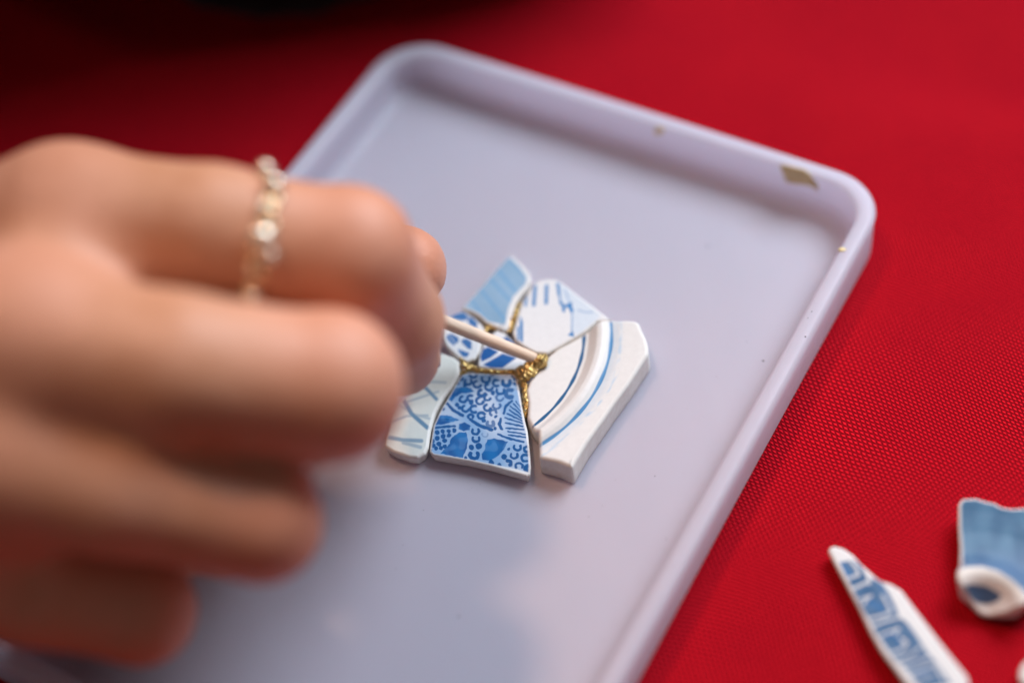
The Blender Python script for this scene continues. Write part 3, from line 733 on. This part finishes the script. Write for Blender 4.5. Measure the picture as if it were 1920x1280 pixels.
crumbs('glitter_specks', sp1 + sp2, .13, M_GLIT)
crumbs('dust_specks', [(rng.uniform(620, 1500), rng.uniform(300, 1270), FLOOR + .08, rng.uniform(.15, .5)) for _ in range(40)] + [(1431, 676, FLOOR + .1, 1.3), (1510, 631, RIM + .05, .9), (1522, 584, RIM + .05, .8), (1515, 596, RIM + .05, .6), (1327, 462, FLOOR + .1, 1.3), (860, 1155, FLOOR + .1, 1.0), (1228, 892, FLOOR + .1, .7), (1400, 640, FLOOR + .1, .5), (1250, 1010, FLOOR + .1, .5), (1104, 968, FLOOR + .1, .6)], .2, M_DUST)

# ------------------------------------------------------------------ toothpick
tip = at(1008, 674, 6.0); g = at(832, 603, 14.5)
ax = (g - tip) / np.linalg.norm(g - tip)
Lp = 62.0
def lathe(p0, axis, prof_, n=28, mat=None, name='x'):
    axis = axis / np.linalg.norm(axis); u = np.cross(axis, [0, 0, 1.]); u /= np.linalg.norm(u); v = np.cross(axis, u)
    VV, FF = [], []
    for t, r in prof_:
        for i in range(n):
            a = 2 * math.pi * i / n; VV.append(p0 + axis * t + (u * math.cos(a) + v * math.sin(a)) * r)
    for k in range(len(prof_) - 1):
        for i in range(n): FF.append((k * n + i, k * n + (i + 1) % n, (k + 1) * n + (i + 1) % n, (k + 1) * n + i))
    FF.append(tuple(reversed(range(n)))); FF.append(tuple(range((len(prof_) - 1) * n, len(prof_) * n)))
    return VV, FF
VV, FF = lathe(np.zeros(3), np.array([0, 0.0001, 1.]), [(0, .45), (.12, .72), (.4, .92), (1.5, 1.02), (6, 1.12), (14, 1.2), (30, 1.2), (50, 1.15), (Lp - 4, .9), (Lp, .15)])
tp = mesh_obj('toothpick', VV, FF, M_WOOD)
tp.location = Vector(tip * MM); tp.rotation_euler = Vector(ax).to_track_quat('Z', 'Y').to_euler()
tag(tp, 'pale wooden toothpick held in the fingers with its tip in the gold paste', 'toothpick')

# ------------------------------------------------------------------ hand
def J(x, y, z, r): return (at(x, y, z), r)
index = [J(120, 412, 65, 11.0), J(400, 430, 65, 9.7), J(655, 480, 58, 10.0), J(738, 598, 38, 8.2), J(752, 672, 22, 6.8)]
middle = [J(20, 645, 69, 12.2), J(330, 693, 66, 11.0), J(618, 728, 57, 10.7), J(560, 758, 38, 8.6), J(450, 775, 24, 7.4)]
ringf = [J(-70, 850, 62, 11.2), J(220, 912, 55, 9.8), J(492, 980, 44, 8.6), J(420, 990, 28, 7.6), J(320, 975, 16, 6.4)]
pinky = [J(-170, 1040, 48, 10.2), J(70, 1102, 39, 8.5), J(268, 1148, 31, 7.8), J(215, 1120, 17, 6.6), J(140, 1060, 10, 5.8)]
mcp_mid = (index[0][0] + middle[0][0] + ringf[0][0] + pinky[0][0]) / 4
wrist = mcp_mid + np.array([-84, 14, -6.])
t_tip = at(768, 502, 27); t_ip = t_tip + np.array([-27, 3, 3.]); t_mcp = t_ip + np.array([-30, 4, 5.]); t_cmc = wrist + np.array([24, 12, -12.])
thumb = [(t_cmc, 14), (t_mcp, 11), (t_ip, 9.0), (t_tip + np.array([-3, 0, 0]), 7.6), (t_tip, 6.6)]
def chain(G, ch, k=2.0):
    d = None
    for (a, ra), (b, rb) in zip(ch[:-1], ch[1:]):
        e = cone(G, a, b, ra, rb); d = e if d is None else smin(d, e, k)
    return d
elbow = wrist + np.array([-190, 60, 30.])
def hand_sdf(G):
    fingers = [chain(G, c) for c in (index, middle, ringf, pinky)]
    # knuckle creases and webs: neighbours meet softly near the palm only
    d = fingers[0]
    for e in fingers[1:]: d = smin(d, e, 1.2)
    palm = None
    for c, dy in ((index, 14), (middle, 5), (ringf, -6), (pinky, -14)):
        w_ = wrist + np.array([0, dy, 0.]); e = cone(G, c[0][0] - np.array([0, 0, 1.5]), w_, c[0][1] + .3, 13); palm = e if palm is None else smin(palm, e, 8)
        inner = cone(G, c[0][0] + np.array([-12, 0, -11.]), w_ + np.array([0, 0, -8.]), 9, 12); palm = smin(palm, inner, 8)
    for c in (index, middle, ringf, pinky):     # bony knuckles
        d = smin(d, np.linalg.norm(G - c[2][0] - np.array([.5, 1.0, 1.6]), axis=1) - c[2][1] * .86, 2.5)
    web = None
    for a, b in ((index, middle), (middle, ringf), (ringf, pinky)):
        for f_, dz, r_ in ((.0, 1.5, 8.5), (.2, 2.5, 7.5), (.36, 4.5, 6)):
            pa = a[0][0] * (1 - f_) + a[1][0] * f_; pb = b[0][0] * (1 - f_) + b[1][0] * f_
            e = cone(G, pa - np.array([0, 0, dz]), pb - np.array([0, 0, dz]), r_, r_); web = e if web is None else smin(web, e, 4)
    gap_fill = None
    for a, b in ((middle, ringf), (ringf, pinky)):      # filler added between curled fingertips to stop light leaking through
        for k_, dz, dx in ((3, 3, 10), (4, 0, 4)):
            e = cone(G, a[k_][0] - np.array([dx, 0, dz]), b[k_][0] - np.array([dx, 0, dz]), 5.5, 5.5); gap_fill = e if gap_fill is None else np.minimum(gap_fill, e)
    for c in (index, middle, ringf, pinky): palm = smin(palm, np.linalg.norm(G - c[0][0] - np.array([2., 0, 1.2]), axis=1) - c[0][1] * .80, 4)
    d = smin(d, palm, 5); d = smin(d, web, 6); d = smin(d, gap_fill, 2)
    th = chain(G, thumb, 4); thp = cone(G, t_mcp, index[0][0] + np.array([-14, 0, -14.]), 9, 9); th = smin(th, thp, 9)
    # the thumb merges with the palm, not with the fingertips it presses against
    far = smooth01((t_mcp[0] + 12 - G[:, 0]) / 14)
    d = np.where(far > 0, smin(d, th, 1 + 9 * far), np.minimum(d, th))
    arm = smin(cone(G, wrist + [0, 12, 0], elbow + [0, 10, 0], 17, 25), cone(G, wrist - [0, 12, 0], elbow - [0, 10, 0], 17, 25), 10)
    d = smin(d, arm, 14)
    return np.maximum(d, FLOOR + .4 - G[:, 2])
pall = np.array([p for c in (index, middle, ringf, pinky, thumb) for p, r in c] + [wrist, elbow])
hv, hf_ = surface_nets(hand_sdf, pall.min(0) - 36, pall.max(0) + 30, 1.6)
# light smoothing
hl = np.vstack([hf_[:, [0, 1]], hf_[:, [1, 2]], hf_[:, [2, 3]], hf_[:, [3, 0]]])
for _ in range(3):
    sm = np.zeros_like(hv); ct = np.zeros(len(hv))
    np.add.at(sm, hl[:, 0], hv[hl[:, 1]]); np.add.at(sm, hl[:, 1], hv[hl[:, 0]]); np.add.at(ct, hl[:, 0], 1); np.add.at(ct, hl[:, 1], 1)
    hv = hv * .5 + .5 * sm / ct[:, None]
person = empty('person', (wrist[0] * MM, wrist[1] * MM, 0))
tag(person, "right hand curled around a toothpick, wearing a gold ring on the index finger", 'person')
hand = keep(mesh_obj('hand', hv, hf_, M_SKIN), person)
fl = np.zeros(len(hv))
for c in (index, middle, ringf, pinky):
    for p, r in (c[0], c[2]): fl = np.maximum(fl, np.exp(-(np.linalg.norm(hv - p, axis=1) / (r * 1.35)) ** 4))
fl = np.maximum(fl, np.exp(-(np.linalg.norm(hv - t_tip, axis=1) / 11) ** 4))
hand.data.attributes.new('flush', 'FLOAT', 'POINT').data.foreach_set('value', fl.astype(np.float32))
def nail(p, along, out, wdt, ln, r):
    along = along / np.linalg.norm(along); out = out - along * (out @ along); out /= np.linalg.norm(out); side = np.cross(along, out)
    VV, FF = [], []; nu, nv = 11, 11
    for lay in (0, 1):
        for i in range(nu):
            for k in range(nv):
                s = -1 + 2 * i / (nu - 1); t = -1 + 2 * k / (nv - 1)
                s2 = s * math.sqrt(1 - t * t / 2); t2 = t * math.sqrt(1 - s * s / 2)
                a = s2 * wdt / r
                VV.append(p + side * r * math.sin(a) + out * (r * math.cos(a) - .6 * (1 - lay) + .12 - .5 * abs(t2) ** 3) + along * t2 * ln)
    q = lambda l, i, k: l * nu * nv + i * nv + k
    for i in range(nu - 1):
        for k in range(nv - 1):
            FF.append((q(1, i, k), q(1, i + 1, k), q(1, i + 1, k + 1), q(1, i, k + 1))); FF.append((q(0, i, k), q(0, i, k + 1), q(0, i + 1, k + 1), q(0, i + 1, k)))
    for k in range(nv - 1): FF += [(q(0, 0, k), q(1, 0, k), q(1, 0, k + 1), q(0, 0, k + 1)), (q(0, nu - 1, k), q(0, nu - 1, k + 1), q(1, nu - 1, k + 1), q(1, nu - 1, k))]
    for i in range(nu - 1): FF += [(q(0, i, 0), q(0, i + 1, 0), q(1, i + 1, 0), q(1, i, 0)), (q(0, i, nv - 1), q(1, i, nv - 1), q(1, i + 1, nv - 1), q(0, i + 1, nv - 1))]
    keep(mesh_obj('fingernail', VV, FF, M_NAIL), person)
nail(index[4][0] + np.array([0, 0, 1.]), index[4][0] - index[3][0], np.array([1., .25, .1]), 4.6, 5.2, index[4][1])
nail(t_tip - np.array([3., 0, 0]), t_tip - t_ip, np.array([0., .8, .6]), 5.0, 5.6, 7.2)

# dark sleeve of the other arm lying across the far side of the cloth
def sleeve_sdf(G):
    a = at(-250, -470, 46); b = at(520, -310, 42); c = at(1080, -460, 38)
    d = smin(cone(G, a, b, 40, 36), cone(G, b, c, 36, 30), 10)
    t = G @ (c - a) / np.linalg.norm(c - a)
    d = d + 1.8 * np.sin(t * .22 + .05 * G[:, 2]) * np.sin(G[:, 1] * .06 + G[:, 2] * .09) + .8 * np.sin(t * .55 + G[:, 2] * .12)
    return np.maximum(d, 1.0 - G[:, 2])
M_SLEEVE = plain('dark_knit', (0.035, 0.008, 0.010), .9)
sv, sf = surface_nets(sleeve_sdf, at(-250, -470, 46) + [-60, -70, -50], at(1080, -460, 38) + [60, 130, 60], 3.0)
keep(mesh_obj('sleeve', sv, sf, M_SLEEVE), person)['label'] = 'dark knitted sleeve of the other arm'

# ------------------------------------------------------------------ gold ring on the index finger
a0, a1_ = index[1][0], index[2][0]
fx = (a1_ - a0) / np.linalg.norm(a1_ - a0)
rc = a0 + fx * (np.linalg.norm(a1_ - a0) * .35) 
rr_ = 9.0 + (9.6 - 9.0) * .35 + .35
up = np.array([0, 0, 1.]) - fx * fx[2]; up /= np.linalg.norm(up); sd = np.cross(fx, up)
ring = empty('gold_ring', rc * MM)
tag(ring, 'gold ring of twisted wire on the index finger, with balls added for its glints', 'ring')
def torus(name, R0, r0, tilt=0, mat=M_RING, n=64, m_=10, wave=0):
    VV, FF = [], []
    for i in range(n):
        a = 2 * math.pi * i / n; c_ = up * math.cos(a) + sd * math.sin(a)
        cc = rc + c_ * R0 + fx * wave * math.sin(a * 7 + tilt)
        for k in range(m_):
            b = 2 * math.pi * k / m_; VV.append(cc + (c_ * math.cos(b) + fx * math.sin(b)) * r0)
    for i in range(n):
        for k in range(m_): FF.append((i * m_ + k, i * m_ + (k + 1) % m_, ((i + 1) % n) * m_ + (k + 1) % m_, ((i + 1) % n) * m_ + k))
    return keep(mesh_obj(name, VV, FF, mat), ring)
torus('band', rr_, .55, 0, wave=.9); torus('band', rr_, .5, 3.1, wave=1.1)
def ball(name, p, r, mat, stretch=None):
    VV, FF = [], []; n, m_ = 16, 10
    for j in range(m_ + 1):
        for i in range(n):
            th, ph = math.pi * j / m_, 2 * math.pi * i / n
            v = np.array([math.sin(th) * math.cos(ph), math.sin(th) * math.sin(ph), math.cos(th)]) * r
            if stretch is not None: v = v + stretch * (v @ stretch) / (np.linalg.norm(stretch) ** 2) * .9
            VV.append(p + v)
    for j in range(m_):
        for i in range(n): FF.append((j * n + i, j * n + (i + 1) % n, (j + 1) * n + (i + 1) % n, (j + 1) * n + i))
    return keep(mesh_obj(name, VV, FF, mat), ring)
view = CAM / MM - rc; view /= np.linalg.norm(view)
a_view = math.atan2(view @ sd, view @ up)
for da, r, off in ((0, 2.2, 0), (.22, 1.5, 1.3), (-.85, 1.6, .3), (-1.3, 1.4, -1.4), (.95, 1.6, .2), (-.45, 1.0, -.6), (.5, .9, -.5)):
    a = a_view + da
    c_ = up * math.cos(a) + sd * math.sin(a)
    ball('glint_ball', rc + c_ * (rr_ + r * .75) + fx * off, r, M_RING_GLINT)  # round balls added in place of blurred sparkles on the gold
for da, off in ((-.2, 1.4), (.15, -1.3), (-.65, 1.1), (.5, 1.2), (-1.05, .9), (.9, -.9)):
    a = a_view + da; c_ = up * math.cos(a) + sd * math.sin(a); tdir = -up * math.sin(a) + sd * math.cos(a)
    ball('leaf', rc + c_ * (rr_ + .6) + fx * off, .6, M_RING, (tdir + fx * .5) * 1.0)
